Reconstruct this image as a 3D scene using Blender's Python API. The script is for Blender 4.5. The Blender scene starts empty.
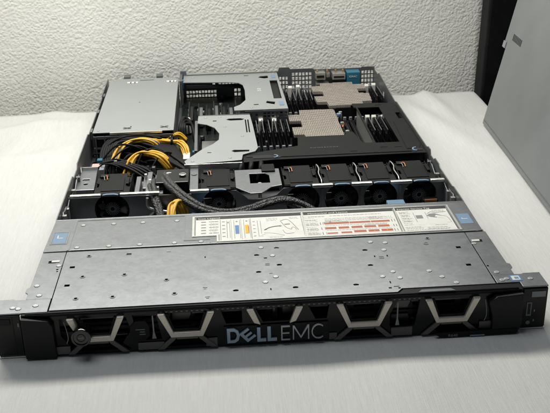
import bpy, bmesh, math, random
from mathutils import Vector, Matrix, noise
random.seed(7)
S = 0.001                                   # every length below is in millimetres
sc = bpy.context.scene

# ------------------------------------------------------------------ camera
cd = bpy.data.cameras.new('camera'); cam = bpy.data.objects.new('camera', cd)
sc.collection.objects.link(cam); sc.camera = cam
cam.location = (-42.18*S, -656.03*S, 426.25*S)
cam.rotation_euler = (1.14977398, 0.0187527444, -0.0738205969)
cd.sensor_fit = 'HORIZONTAL'; cd.sensor_width = 36.0; cd.lens = 875.93*36.0/550.0
cd.clip_start = 0.02; cd.clip_end = 50

# ------------------------------------------------------------------ light
w = bpy.data.worlds.new('World'); sc.world = w; w.use_nodes = True
bg = w.node_tree.nodes['Background']
bg.inputs[0].default_value = (0.66, 0.82, 1.0, 1); bg.inputs[1].default_value = 0.05

def area(name, loc, target, size, power, col):
    d = bpy.data.lights.new(name, 'AREA'); d.shape = 'RECTANGLE'
    d.size, d.size_y = size; d.energy = power; d.color = col
    o = bpy.data.objects.new(name, d); sc.collection.objects.link(o)
    o.location = [c*S for c in loc]
    v = (Vector(target)-Vector(loc))
    o.rotation_euler = v.to_track_quat('-Z', 'Y').to_euler()
    return o
area('ceiling_lamp', (-130, 535, 640), (-130, 200, 0), (0.9, 0.14), 7.0, (1.0, 0.98, 0.92))
area('wall_fill_light', (-300, 60, 1300), (-120, 772, 160), (0.8, 0.6), 4.9, (0.92, 0.965, 1.0))  # unseen fill light added to brighten the wall

sc.view_settings.view_transform = 'Standard'; sc.view_settings.look = 'None'
sc.view_settings.exposure = 0.08; sc.view_settings.gamma = 1.0
sc.render.engine = 'CYCLES'

# ------------------------------------------------------------------ materials
def mat(name, col, rough=.5, metal=0., var=0., vscale=60, bump=0., bscale=400, stretch=(1, 1, 1), spec=.5, coat=0., rvar=0.):
    m = bpy.data.materials.new(name); m.use_nodes = True
    nt = m.node_tree; N = nt.nodes; L = nt.links
    b = N['Principled BSDF']
    b.inputs['Base Color'].default_value = (*col, 1); b.inputs['Roughness'].default_value = rough
    b.inputs['Metallic'].default_value = metal
    b.inputs['Specular IOR Level'].default_value = spec
    if coat: b.inputs['Coat Weight'].default_value = coat; b.inputs['Coat Roughness'].default_value = .12
    tc = N.new('ShaderNodeTexCoord'); mp = N.new('ShaderNodeMapping'); mp.inputs['Scale'].default_value = stretch
    L.new(tc.outputs['Object'], mp.inputs[0])
    if var or rvar:
        n = N.new('ShaderNodeTexNoise'); n.inputs['Scale'].default_value = vscale
        n.inputs['Detail'].default_value = 6; n.inputs['Roughness'].default_value = .65
        L.new(mp.outputs[0], n.inputs['Vector'])
        if var:
            r = N.new('ShaderNodeMapRange'); r.inputs[1].default_value = .3; r.inputs[2].default_value = .7
            r.inputs[3].default_value = 1-var; r.inputs[4].default_value = 1+var
            L.new(n.outputs[0], r.inputs[0])
            mx = N.new('ShaderNodeVectorMath'); mx.operation = 'SCALE'; mx.inputs[0].default_value = col
            L.new(r.outputs[0], mx.inputs['Scale']); L.new(mx.outputs[0], b.inputs['Base Color'])
        if rvar:
            r2 = N.new('ShaderNodeMapRange'); r2.inputs[1].default_value = .3; r2.inputs[2].default_value = .7
            r2.inputs[3].default_value = rough-rvar; r2.inputs[4].default_value = rough+rvar
            L.new(n.outputs[0], r2.inputs[0]); L.new(r2.outputs[0], b.inputs['Roughness'])
    if bump:
        n2 = N.new('ShaderNodeTexNoise'); n2.inputs['Scale'].default_value = bscale; n2.inputs['Detail'].default_value = 3
        L.new(mp.outputs[0], n2.inputs['Vector'])
        bp = N.new('ShaderNodeBump'); bp.inputs['Strength'].default_value = bump; bp.inputs['Distance'].default_value = .0005
        L.new(n2.outputs[0], bp.inputs['Height']); L.new(bp.outputs[0], b.inputs['Normal'])
    return m

M = {}
M['zinc'] = mat('zinc_plated_steel', (.37, .385, .38), .40, .62, .025, 14, .10, 900, rvar=.012)
M['zinc_pale'] = mat('clean_galvanised_steel', (.41, .43, .425), .42, .5, .03, 20, .1, 900)
M['zinc_dark'] = mat('dull_zinc_steel', (.22, .23, .235), .45, .75, .12, 60, .1, 900)
M['edge'] = mat('bright_cut_steel', (.78, .78, .74), .28, .8, .06, 200)
M['chrome'] = mat('bright_screw_steel', (.75, .75, .72), .2, .95, .05, 300)
M['black'] = mat('black_moulded_plastic', (.005, .0055, .006), .42, 0, .2, 200, .15, 1800, spec=.16)
M['shroud'] = mat('matte_black_plastic', (.009, .0095, .0095), .5, 0, .15, 60, .12, 2500, spec=.16, rvar=.05)
M['mesh'] = mat('perforated_black_plastic', (.006, .0065, .007), .4, 0, .3, 900, .35, 1400, spec=.25)
M['blade'] = mat('fan_blade_plastic', (.035, .036, .038), .32, 0, .1, 200)
M['gloss'] = mat('glossy_black_plastic', (.003, .0035, .004), .2, 0, .1, 100, spec=.28)
M['void'] = mat('cavity_shade', (.006, .006, .007), .7)  # near-black; puts the shade of hollows and openings into the colour
M['bar'] = mat('champagne_painted_metal', (.60, .55, .48), .36, .55, .05, 400, .1, 3000)
M['bronze'] = mat('dark_bronze_plastic', (.115, .115, .105), .38, .4, .06, 300)
M['logo'] = mat('silver_lettering_blue_reflection', (.36, .45, .54), .3, .6, .04, 300)  # silver letters; the blue they reflect is put into the base colour
M['logo_pale'] = mat('pale_silver_lettering', (.48, .50, .52), .3, .5, .04, 300)
M['pcb'] = mat('dark_circuit_board', (.008, .012, .011), .45, 0, .5, 120, spec=.25)
M['chip'] = mat('chip_epoxy', (.012, .012, .013), .45, spec=.2)
M['grey'] = mat('grey_plastic', (.26, .27, .28), .5, 0, .08, 120)
M['white'] = mat('ivory_nylon', (.72, .70, .64), .45, 0, .06, 200)
M['paper'] = mat('label_paper', (.70, .69, .64), .5, 0, .05, 120)
M['ink'] = mat('black_ink', (.02, .02, .022), .5)
M['ink_grey'] = mat('grey_ink', (.22, .22, .21), .5)
M['red'] = mat('rust_red_ink', (.43, .105, .05), .5, 0, .15, 400)
M['blue'] = mat('blue_touch_plastic', (.10, .22, .42), .42, 0, .06, 200)
M['pale_blue'] = mat('pale_blue_plastic', (.17, .27, .38), .4, 0, .06, 200)
M['teal'] = mat('teal_label', (.02, .15, .23), .4, 0, .08, 200)
M['yellow'] = mat('yellow_wire_sheath', (.74, .42, .025), .38, 0, .12, 200)
M['orange'] = mat('orange_wire_sheath', (.50, .16, .04), .4)
M['wgrey'] = mat('grey_wire_sheath', (.13, .135, .14), .4)
M['wblack'] = mat('black_wire_sheath', (.007, .007, .008), .5, 0, .2, 200, spec=.2)
M['pink'] = mat('pale_pink_plastic', (.62, .42, .36), .5)
M['sink'] = mat('heatsink_fins', (.64, .58, .51), .42, .45, .12, 150)
M['drive'] = mat('drive_carrier_plastic', (.030, .031, .032), .4, 0, .2, 200, spec=.3)
M['silver'] = mat('silver_port_shell', (.5, .5, .47), .35, .8, .1, 300)
M['gold'] = mat('brass_contact', (.6, .38, .12), .35, .8)
M['case'] = mat('grey_painted_case', (.20, .21, .21), .5, .15, .16, 5, .25, 60, rvar=.08)
M['blackfab'] = mat('black_textured_vinyl', (.006, .006, .007), .6, 0, .4, 60, .8, 120, spec=.2)
M['wood'] = mat('table_wood', (.25, .17, .1), .5, 0, .2, 8, stretch=(1, 12, 1))
M['metal_leg'] = mat('table_leg_steel', (.3, .3, .3), .4, .8)
M['floor'] = mat('floor_vinyl', (.22, .21, .2), .5, 0, .15, 6)

def sleeve_mat():
    m = mat('braided_sleeve', (.018, .018, .020), .42)
    nt = m.node_tree; N = nt.nodes; L = nt.links; b = N['Principled BSDF']
    tc = N.new('ShaderNodeTexCoord'); wv = N.new('ShaderNodeTexVoronoi'); wv.inputs['Scale'].default_value = 620
    L.new(tc.outputs['Object'], wv.inputs['Vector'])
    r = N.new('ShaderNodeValToRGB'); r.color_ramp.elements[0].position = .25; r.color_ramp.elements[0].color = (.075, .073, .068, 1)
    r.color_ramp.elements[1].position = .5; r.color_ramp.elements[1].color = (.010, .010, .011, 1)
    L.new(wv.outputs['Distance'], r.inputs[0]); L.new(r.outputs[0], b.inputs['Base Color'])
    bp = N.new('ShaderNodeBump'); bp.inputs['Strength'].default_value = .7; bp.inputs['Distance'].default_value = .001
    L.new(wv.outputs['Distance'], bp.inputs['Height']); L.new(bp.outputs[0], b.inputs['Normal'])
    return m
M['sleeve'] = sleeve_mat()
def zinc_mat():
    m = mat('galvanised_cover_steel', (.30, .32, .325), .4, .78)
    nt = m.node_tree; N = nt.nodes; L = nt.links; b = N['Principled BSDF']
    tc = N.new('ShaderNodeTexCoord')
    def noi(sc_, det, st=(1, 1, 1)):
        mp = N.new('ShaderNodeMapping'); mp.inputs['Scale'].default_value = st; L.new(tc.outputs['Object'], mp.inputs[0])
        n = N.new('ShaderNodeTexNoise'); n.inputs['Scale'].default_value = sc_; n.inputs['Detail'].default_value = det; n.inputs['Roughness'].default_value = .6
        L.new(mp.outputs[0], n.inputs['Vector']); return n.outputs[0]
    def mr(src, a, b_, c, d):
        r = N.new('ShaderNodeMapRange'); 
        for i_, v in enumerate((a, b_, c, d)): r.inputs[i_+1].default_value = v
        L.new(src, r.inputs[0]); return r.outputs[0]
    v = N.new('ShaderNodeTexVoronoi'); v.inputs['Scale'].default_value = 330; L.new(tc.outputs['Object'], v.inputs['Vector'])
    sp = N.new('ShaderNodeSeparateColor'); L.new(v.outputs['Color'], sp.inputs[0])
    t1 = mr(sp.outputs[0], 0, 1, .94, 1.06); t2 = mr(noi(30, 7), .3, .7, .97, 1.03); t3 = mr(noi(1, 4, (55, 900, 55)), .35, .65, .975, 1.025)
    sc1 = mr(noi(1, 2, (38, 700, 38)), .70, .74, 0, 1)
    m1 = N.new('ShaderNodeMath'); m1.operation = 'MULTIPLY'; L.new(t1, m1.inputs[0]); L.new(t2, m1.inputs[1])
    m2 = N.new('ShaderNodeMath'); m2.operation = 'MULTIPLY'; L.new(m1.outputs[0], m2.inputs[0]); L.new(t3, m2.inputs[1])
    mx = N.new('ShaderNodeVectorMath'); mx.operation = 'SCALE'; mx.inputs[0].default_value = (.268, .278, .290)
    L.new(m2.outputs[0], mx.inputs['Scale']); L.new(mx.outputs[0], b.inputs['Base Color'])
    rn = mr(noi(70, 6), .32, .68, .32, .37); L.new(rn, b.inputs['Roughness'])
    bp = N.new('ShaderNodeBump'); bp.inputs['Strength'].default_value = .12; bp.inputs['Distance'].default_value = .0004
    L.new(noi(9, 3), bp.inputs['Height']); b2 = N.new('ShaderNodeBump'); b2.inputs['Strength'].default_value = .12; b2.inputs['Distance'].default_value = .0001
    L.new(sc1, b2.inputs['Height']); L.new(bp.outputs[0], b2.inputs['Normal']); L.new(b2.outputs[0], b.inputs['Normal'])
    return m
M['zinc'] = zinc_mat()


def plaster_mat():
    m = mat('rough_plaster', (.88, .865, .80), .85, 0, .06, 7)
    nt = m.node_tree; N = nt.nodes; L = nt.links; b = N['Principled BSDF']
    tc = N.new('ShaderNodeTexCoord')
    n0 = N.new('ShaderNodeTexNoise'); n0.inputs['Scale'].default_value = 45; n0.inputs['Detail'].default_value = 2
    L.new(tc.outputs['Object'], n0.inputs['Vector'])
    mx = N.new('ShaderNodeVectorMath'); mx.operation = 'MULTIPLY_ADD'; mx.inputs[1].default_value = (.012, .012, .012)
    L.new(n0.outputs['Color'], mx.inputs[0]); L.new(tc.outputs['Object'], mx.inputs[2])
    v = N.new('ShaderNodeTexVoronoi'); v.feature = 'SMOOTH_F1'; v.inputs['Scale'].default_value = 215; v.inputs['Smoothness'].default_value = .5
    L.new(mx.outputs[0], v.inputs['Vector'])
    n1 = N.new('ShaderNodeTexNoise'); n1.inputs['Scale'].default_value = 330; n1.inputs['Detail'].default_value = 4
    L.new(tc.outputs['Object'], n1.inputs['Vector'])
    ml = N.new('ShaderNodeMath'); ml.operation = 'MULTIPLY'; ml.inputs[1].default_value = .95; L.new(n1.outputs[0], ml.inputs[0])
    ad = N.new('ShaderNodeMath'); ad.operation = 'SUBTRACT'; L.new(ml.outputs[0], ad.inputs[0]); L.new(v.outputs['Distance'], ad.inputs[1])
    bp = N.new('ShaderNodeBump'); bp.inputs['Strength'].default_value = .4; bp.inputs['Distance'].default_value = .0026
    L.new(ad.outputs[0], bp.inputs['Height']); L.new(bp.outputs[0], b.inputs['Normal'])
    return m
M['plaster'] = plaster_mat()

def cloth_mat():
    m = mat('woven_white_cloth', (.70, .695, .665), .62, 0)
    nt = m.node_tree; N = nt.nodes; L = nt.links; b = N['Principled BSDF']
    b.inputs['Sheen Weight'].default_value = .25
    tc = N.new('ShaderNodeTexCoord')
    hs = []
    for sx, sy, sz in ((1000, 60, 60), (320, 26, 26), (220, 900, 220)):
        mp = N.new('ShaderNodeMapping'); mp.inputs['Scale'].default_value = (sx, sy, sz)
        L.new(tc.outputs['Object'], mp.inputs[0])
        n = N.new('ShaderNodeTexNoise'); n.inputs['Scale'].default_value = 1; n.inputs['Detail'].default_value = 3
        L.new(mp.outputs[0], n.inputs['Vector']); hs.append(n.outputs[0])
    a = N.new('ShaderNodeMath'); a.operation = 'ADD'; L.new(hs[0], a.inputs[0]); L.new(hs[1], a.inputs[1])
    a2 = N.new('ShaderNodeMath'); a2.operation = 'MULTIPLY_ADD'; a2.inputs[1].default_value = .5
    L.new(hs[2], a2.inputs[0]); L.new(a.outputs[0], a2.inputs[2])
    bp = N.new('ShaderNodeBump'); bp.inputs['Strength'].default_value = .40; bp.inputs['Distance'].default_value = .0007
    L.new(a2.outputs[0], bp.inputs['Height']); L.new(bp.outputs[0], b.inputs['Normal'])
    r = N.new('ShaderNodeMapRange'); r.inputs[1].default_value = .85; r.inputs[2].default_value = 1.65
    r.inputs[3].default_value = .92; r.inputs[4].default_value = 1.05
    L.new(a2.outputs[0], r.inputs[0])
    mx = N.new('ShaderNodeVectorMath'); mx.operation = 'SCALE'; mx.inputs[0].default_value = (.63, .625, .595)
    L.new(r.outputs[0], mx.inputs['Scale']); L.new(mx.outputs[0], b.inputs['Base Color'])
    return m
M['cloth'] = cloth_mat()

# ------------------------------------------------------------------ mesh helpers (mm)
class MB:
    def __init__(s): s.bm = bmesh.new()
    def box(s, x0, x1, y0, y1, z0, z1, M4=None):
        v = [s.bm.verts.new((x, y, z)) for x in (x0, x1) for y in (y0, y1) for z in (z0, z1)]
        for f in ((0, 1, 3, 2), (4, 6, 7, 5), (0, 4, 5, 1), (2, 3, 7, 6), (0, 2, 6, 4), (1, 5, 7, 3)):
            s.bm.faces.new([v[i] for i in f])
        if M4: bmesh.ops.transform(s.bm, matrix=M4, verts=v)
        return s
    def prism(s, outer, a, b, holes=(), axis='z'):
        """polygon (with holes) extruded between a and b along the axis"""
        bm = s.bm
        def P(u, v, t):
            return {'z': (u, v, t), 'y': (u, t, v), 'x': (t, u, v)}[axis]
        loops = [outer]+list(holes); edges = []; rings = []
        for lp in loops:
            vs = [bm.verts.new(P(u, v, a)) for u, v in lp]; rings.append(vs)
            edges += [bm.edges.new((vs[i], vs[(i+1) % len(vs)])) for i in range(len(vs))]
        r = bmesh.ops.triangle_fill(bm, use_beauty=True, use_dissolve=False, edges=edges)
        fs = [g for g in r['geom'] if isinstance(g, bmesh.types.BMFace)]
        if not fs: return s
        e = bmesh.ops.extrude_face_region(bm, geom=fs, use_keep_orig=True)
        nv = [g for g in e['geom'] if isinstance(g, bmesh.types.BMVert)]
        d = Vector(P(0, 0, b))-Vector(P(0, 0, a))
        bmesh.ops.translate(bm, vec=d, verts=nv)
        return s
    def cyl(s, c, r, h, axis='z', n=20, r2=None, smooth=True):
        """cylinder or cone starting at c and h long"""
        r2 = r if r2 is None else r2
        lo, hi = [], []
        for i in range(n):
            a = 2*math.pi*i/n; u, v = math.cos(a), math.sin(a)
            for R, t, lst in ((r, 0, lo), (r2, h, hi)):
                p = {'z': (u*R, v*R, t), 'y': (u*R, t, v*R), 'x': (t, u*R, v*R)}[axis]
                lst.append(s.bm.verts.new([p[k]+c[k] for k in range(3)]))
        s.bm.faces.new(lo); s.bm.faces.new(hi)
        for i in range(n):
            f = s.bm.faces.new((lo[i], lo[(i+1) % n], hi[(i+1) % n], hi[i])); f.smooth = smooth
        return s
    def ring(s, c, ri, ro, h, axis='z', n=28, a0=0, a1=2*math.pi):
        full = abs(a1-a0-2*math.pi) < 1e-6; m = n if full else n+1
        q = []
        for i in range(m):
            a = a0+(a1-a0)*i/n; u, v = math.cos(a), math.sin(a); row = []
            for R, t in ((ri, 0), (ro, 0), (ro, h), (ri, h)):
                p = {'z': (u*R, v*R, t), 'y': (u*R, t, v*R), 'x': (t, u*R, v*R)}[axis]
                row.append(s.bm.verts.new([p[k]+c[k] for k in range(3)]))
            q.append(row)
        for i in range(n):
            A, B = q[i], q[(i+1) % m]
            for k in range(4): s.bm.faces.new((A[k], A[(k+1) % 4], B[(k+1) % 4], B[k]))
        if not full: s.bm.faces.new(q[0]); s.bm.faces.new(q[-1])
        return s
    def tube(s, pts, r, n=8, sub=6):
        P = spline(pts, sub); prev = None; first = None
        up = Vector((0, 0, 1)); t0 = (P[1]-P[0]).normalized()
        nrm = t0.orthogonal().normalized()
        for i, p in enumerate(P):
            t = (P[min(i+1, len(P)-1)]-P[max(i-1, 0)]).normalized()
            nrm = (nrm-t*nrm.dot(t)).normalized(); bn = t.cross(nrm)
            row = [s.bm.verts.new(p+(nrm*math.cos(2*math.pi*k/n)+bn*math.sin(2*math.pi*k/n))*r) for k in range(n)]
            if prev:
                for k in range(n):
                    f = s.bm.faces.new((prev[k], prev[(k+1) % n], row[(k+1) % n], row[k])); f.smooth = True
            else: s.bm.faces.new(row)
            prev = row
        s.bm.faces.new(prev)
        return s
def spline(pts, sub):
    P = [Vector(p) for p in pts]
    if len(P) < 3: return P
    out = []
    for i in range(len(P)-1):
        a, b, c, d = P[max(i-1, 0)], P[i], P[i+1], P[min(i+2, len(P)-1)]
        for k in range(sub):
            t = k/sub
            out.append(.5*((2*b)+(c-a)*t+(2*a-5*b+4*c-d)*t*t+(3*b-a-3*c+d)*t**3))
    out.append(P[-1]); return out

def build(name, mb, m, parent=None, bevel=0, label=None, origin=None):
    bm = mb.bm
    bmesh.ops.recalc_face_normals(bm, faces=bm.faces[:])
    o0 = Vector(origin) if origin else Vector((0, 0, 0))
    if origin: bmesh.ops.translate(bm, vec=-o0, verts=bm.verts[:])
    bmesh.ops.scale(bm, vec=(S, S, S), verts=bm.verts[:])
    me = bpy.data.meshes.new(name); bm.to_mesh(me); bm.free()
    me.materials.append(m if isinstance(m, bpy.types.Material) else M[m])
    o = bpy.data.objects.new(name, me); sc.collection.objects.link(o)
    o.location = o0*S
    if parent: o.parent = parent
    if bevel:
        bv = o.modifiers.new('bevel', 'BEVEL'); bv.width = bevel*S; bv.segments = 2; bv.limit_method = 'ANGLE'; bv.angle_limit = math.radians(40)
    if label: o['label'] = label
    return o
def rect(x0, y0, x1, y1): return [(x0, y0), (x1, y0), (x1, y1), (x0, y1)]
def circ(x, y, r, n=28): return [(x+r*math.cos(2*math.pi*i/n), y+r*math.sin(2*math.pi*i/n)) for i in range(n)]
def copies(o, places, parent=None):
    """copy a part and its children to other places (mm offsets from the original)"""
    for d in places:
        c = o.copy(); sc.collection.objects.link(c); c.location = o.location+Vector(d)*S
        c.parent = parent or o.parent
        for ch in o.children:
            k = ch.copy(); sc.collection.objects.link(k); k.parent = c
def text(name, body, x, y, z, size, m, parent, stand=False, thick=.15, align='LEFT', sx=1.0, track=1.0):
    cu = bpy.data.curves.new(name, 'FONT'); cu.body = body; cu.size = size*S; cu.align_x = align; cu.space_character = track
    cu.extrude = thick*S
    t = bpy.data.objects.new(name, cu); sc.collection.objects.link(t)
    dg = bpy.context.evaluated_depsgraph_get(); me = bpy.data.meshes.new_from_object(t.evaluated_get(dg))
    bpy.data.objects.remove(t)
    me.name = name; me.materials.clear(); me.materials.append(M[m])
    o = bpy.data.objects.new(name, me); sc.collection.objects.link(o)
    o.scale = (sx, 1, 1)
    if stand: o.rotation_euler = (math.pi/2, 0, 0)
    o.location = (x*S, y*S, z*S); o.parent = parent
    return o
def tag(o, label, cat, kind=None, group=None):
    o['label'] = label; o['category'] = cat
    if kind: o['kind'] = kind
    if group: o['group'] = group
def empty(name, label, cat, loc=(0, 0, 0)):
    o = bpy.data.objects.new(name, None); sc.collection.objects.link(o); o.empty_display_size = .05
    o.location = [c*S for c in loc]; tag(o, label, cat); return o

def rivet(x, y, z, par, r=2.7):
    rv = build('rivet', MB().cyl((x, y, z), r, .5, n=20, r2=r*.78), 'zinc_pale', par)
    build('rivet_centre', MB().cyl((x, y, z+.5), r*.36, .15, n=12), 'edge', rv)

# ------------------------------------------------------------------ the setting
def back_y(x): return 703+.042*x
o = build('floor', MB().box(-2500, 2500, -2500, 1500, -760, -740), 'floor'); o['kind'] = 'structure'
# plaster wall: an undulating sheet with thickness
def wall():
    mb = MB(); bm = mb.bm; nx, nz = 110, 90; x0, x1, z0, z1 = -1700, 416, -740, 1900
    g = []
    for i in range(nx+1):
        col = []
        for k in range(nz+1):
            x = x0+(x1-x0)*i/nx; z = z0+(z1-z0)*k/nz
            y = 772+.042*x+2.2*noise.noise(Vector((x*.006, z*.006, 3)))
            xx = x+(1.8*noise.noise(Vector((z*.05, 7, 1))) if i == nx else 0)
            col.append(bm.verts.new((xx, y, z)))
        g.append(col)
    for i in range(nx):
        for k in range(nz):
            f = bm.faces.new((g[i][k], g[i+1][k], g[i+1][k+1], g[i][k+1])); f.smooth = True
    e = bmesh.ops.extrude_face_region(bm, geom=bm.faces[:], use_keep_orig=True)
    bmesh.ops.translate(bm, vec=(0, 120, 0), verts=[v for v in e['geom'] if isinstance(v, bmesh.types.BMVert)])
    return mb
o = build('wall', wall(), 'plaster'); tag(o, 'cream white wall of rough stippled plaster behind the table', 'wall', 'structure')

t = empty('table', 'wooden table hidden under the white cloth', 'table', (0, 0, -740))
o = build('table_top', MB().prism([(-1150, -430), (375, -430), (375, back_y(375)-6), (-1150, back_y(-1150)-6)], -30, -4), 'wood', t); o.location.z += .740
for x, y in ((-1080, -370), (-1080, 590), (310, -370), (310, 640)):
    l = build('leg', MB().box(x-22, x+22, y-22, y+22, -740, -30), 'metal_leg', t, 2); l.location.z += .740

def cloth():
    mb = MB(); bm = mb.bm
    xs = [-1160]; 
    while xs[-1] < 381-1: xs.append(min(381, xs[-1]+(22 if xs[-1] < -560 else 8)))
    ys = [-440+i*8 for i in range(int(1140/8)+1)]
    y_end = ys[-1]
    def out(x, y):                       # 0 under the server, 1 well clear of it
        dx = max(abs(x)-(245 if y < 35 else 219), 0); dy = max(-y-14, y-735, 0)
        d = math.hypot(dx, dy); return min(1, d/55)
    def z(x, y):
        n = noise.noise(Vector((x*.0045, y*.0016, 5)))*5+noise.noise(Vector((x*.014, y*.005, 9)))*1.6
        # soft folds radiating at the back right corner and the back left
        a = (x-235)-(700-y)*.33
        f = 9*math.exp(-(a/20)**2)*max(0, min(1, (y-380)/230))
        a2 = (x-300)-(690-y)*.12
        f += 7*math.exp(-(a2/12)**2)*max(0, min(1, (y-520)/120))
        a3 = (y-610)-(x+330)*.35
        f += 8*math.exp(-(a3/26)**2)*max(0, min(1, (-x-225)/60))
        a5 = (x+430)-(y-150)*.25
        f += 5*math.exp(-(a5/24)**2)*max(0, min(1, (-x-240)/60))
        a6 = (x-340)-(y-120)*.2
        f += 5*math.exp(-(a6/18)**2)*max(0, min(1, (260-y)/120))
        a4 = (y-470)-(x+330)*.55
        f += 7*math.exp(-(a4/30)**2)*max(0, min(1, (-x-225)/60))
        return max(-2.5, (n+f)*out(x, y)+0)
    g = []
    for x in xs:
        col = []
        for i, y in enumerate(ys):
            yy = -440+(y+440)*(back_y(x)+440)/(y_end+440)
            col.append(bm.verts.new((x, yy, z(x, yy))))
        for d, dz in ((3, -3), (5, -12), (6, -60), (7, -180), (8, -300)):       # hangs over the back edge
            col.append(bm.verts.new((x, back_y(x)+d+2*math.sin(x*.02), dz+z(x, back_y(x))*.3)))
        g.append(col)
    ny = len(g[0])
    for d, dz in ((3, -3), (5, -12), (7, -60), (9, -180), (10, -300)):           # and over the right edge
        g.append([bm.verts.new((381+d+2*math.sin(v.co.y*.02), v.co.y, min(v.co.z, 0)+dz)) for v in g[len(xs)-1]])
    for i in range(len(g)-1):
        for k in range(ny-1):
            f = bm.faces.new((g[i][k], g[i+1][k], g[i+1][k+1], g[i][k+1])); f.smooth = True
    return mb
o = build('tablecloth', cloth(), 'cloth'); tag(o, 'white woven cloth with soft folds spread under the open server', 'tablecloth')
sd = o.modifiers.new('thickness', 'SOLIDIFY'); sd.thickness = .001; sd.offset = -1

# grey case standing on the cloth at the right, leaning outwards
gc = empty('grey_case', 'large plain grey metal case leaning outward at the right edge, cut off by the frame', 'case', (339, 393, 1))
ang = math.radians(12.2); D = Vector((331-347, 234-553, 0)).normalized()      # along the foot, towards the camera
def case_pt(u, v, wd):      # u along the foot from the far corner, v up the face, wd into the case
    nrm = Vector((-D.y, D.x, 0)); 
    if nrm.x < 0: nrm = -nrm
    up = Vector((0, 0, 1))*math.cos(ang)+nrm*math.sin(ang); inn = nrm*math.cos(ang)-Vector((0, 0, 1))*math.sin(ang)
    return Vector((347, 553, 3.2))+D*u+up*v+inn*wd+Vector((0, 0, math.sin(ang)*wd*0))
def case_box(u0, u1, v0, v1, w0, w1, name, m, bev=1.5, par=gc):
    mb = MB(); vs = [mb.bm.verts.new(case_pt(u, v, w_)-Vector((339, 393, 1))) for u in (u0, u1) for v in (v0, v1) for w_ in (w0, w1)]
    for f in ((0, 1, 3, 2), (4, 6, 7, 5), (0, 4, 5, 1), (2, 3, 7, 6), (0, 2, 6, 4), (1, 5, 7, 3)): mb.bm.faces.new([vs[i] for i in f])
    return build(name, mb, m, par, bev)
case_box(0, 520, 0, 300, 0, 14, 'side_panel', 'case', 1.5)
case_box(4, 516, 1, 297, 14.4, 44, 'body', 'zinc_dark', 2)
case_box(-14, -.4, 122, 300, 1, 13, 'corner_flange', 'case', 1); case_box(-13, -.5, 114, 123, -1, .8, 'torn_tape', 'grey', .2)
case_box(3, 517, 6, 7, -.6, -.02, 'folded_seam', 'zinc_dark', .2)
for k in range(7):
    b = case_box(20+k*6.0, 23.5+k*6.0, 131, 140, -.35, -.02, 'printed_mark', 'ink', 0)
    b.data.transform(Matrix.Identity(4))
# black thing beyond the table's right edge
bk = build('black_panel', MB().prism([(392, -740), (700, -740), (700, 620), (404, 620), (400, 260), (397, 90), (395, 0)], 722, 764, axis='y'), 'blackfab', bevel=4)
tag(bk, 'black textured panel standing in the gap between plaster wall and grey case', 'bag')
sm = MB().tube([(470, 718, 420), (480, 700, 520), (520, 696, 560), (560, 700, 520), (570, 718, 420)], 6)
build('handle', sm, 'blackfab', bk)

# ------------------------------------------------------------------ the server
srv = empty('rack_server', 'open steel rack server lying on the white cloth with lid off and black bezel', 'server', (0, 0, 0))
ch = build('chassis', (lambda b: (b.box(-216, 216, 4, 733, .6, 1.8),
    b.box(-217, -215.8, 4, 120, .6, 42.4), b.box(215.8, 217, 4, 120, .6, 42.4),
    b.prism([(120, .6), (733, .6), (733, 42), (640, 42), (640, 39), (470, 39), (462, 42.6), (352, 42.6), (346, 38), (318, 38), (312, 43), (190, 43), (186, 41), (120, 41)], -217, -215.8, axis='x',
            holes=[rect(200, 14, 212, 24), rect(226, 28, 236, 35), rect(372, 20, 384, 30)]),
    b.prism([(120, .6), (733, .6), (733, 42), (700, 42), (690, 47), (560, 40), (548, 43), (360, 43), (352, 46), (342, 46), (338, 40), (322, 40), (316, 44), (296, 44), (290, 41), (236, 41), (230, 43), (190, 43), (186, 41), (120, 41)], 215.8, 217, axis='x',
            holes=[rect(200, 14, 212, 24), rect(226, 28, 236, 35), rect(640, 20, 652, 30)])) and b)(MB()), 'zinc_dark', srv)
# inner folded side flanges with hooks
for sgn in (-1, 1):
    X = lambda a, b_: (min(sgn*a, sgn*b_), max(sgn*a, sgn*b_))
    mb = MB()
    x0, x1 = X(212.6, 213.6); mb.prism([(189, 2), (340, 2), (340, 34), (318, 36), (300, 30), (262, 37), (240, 33), (236, 38), (222, 38), (218, 31), (189, 34)], x0, x1, axis='x', holes=[rect(196, 12, 204, 26), rect(226, 10, 232, 22)])
    build('side_bracket', mb, 'zinc_dark', ch, .2)
    for y in (199, 215, 233, 286, 326):
        x0, x1 = X(210.2, 215); build('catch', MB().box(x0, x1, y, y+4, 18, 36), 'silver' if y != 326 else 'zinc', ch, .3)

# --- rear wall with its perforations and ports
holes = []
for i in range(10):
    for k in range(2): holes.append(rect(-92+i*5.0, 6+k*6.5, -88.4+i*5.0, 10.4+k*6.5))
holes.append(rect(-49, 24, -45, 29))
for i in range(7): holes.append(rect(-39+i*5.4, 24, -35+i*5.4, 29))
for i in range(2):
    for k in range(2): holes.append(rect(-14+i*6, 6+k*7, -10+i*6, 11+k*7))
for i in range(3):
    for k in range(4): holes.append(rect(60+i*5.2, 8+k*7.2, 63.4+i*5.2, 13+k*7.2))
for i in range(6):
    for k in range(4): holes.append(rect(81+i*5.6, 14+k*7.2, 84.8+i*5.6, 19.2+k*7.2))
for i in range(4):
    for k in range(4): holes.append(rect(195.5+i*5.2, 14+k*7.0, 199.2+i*5.2, 19.2+k*7.0))
rw = build('rear_wall', MB().prism([(-100, 1.8), (217, 1.8), (217, 46.5), (196, 46.5), (194, 45), (118, 45), (114, 47), (78, 47), (76, 50), (60, 50), (58, 44), (-90, 44), (-91, 50), (-100, 50)], 732, 733.2, holes, 'y'), 'zinc_dark', srv)
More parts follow.
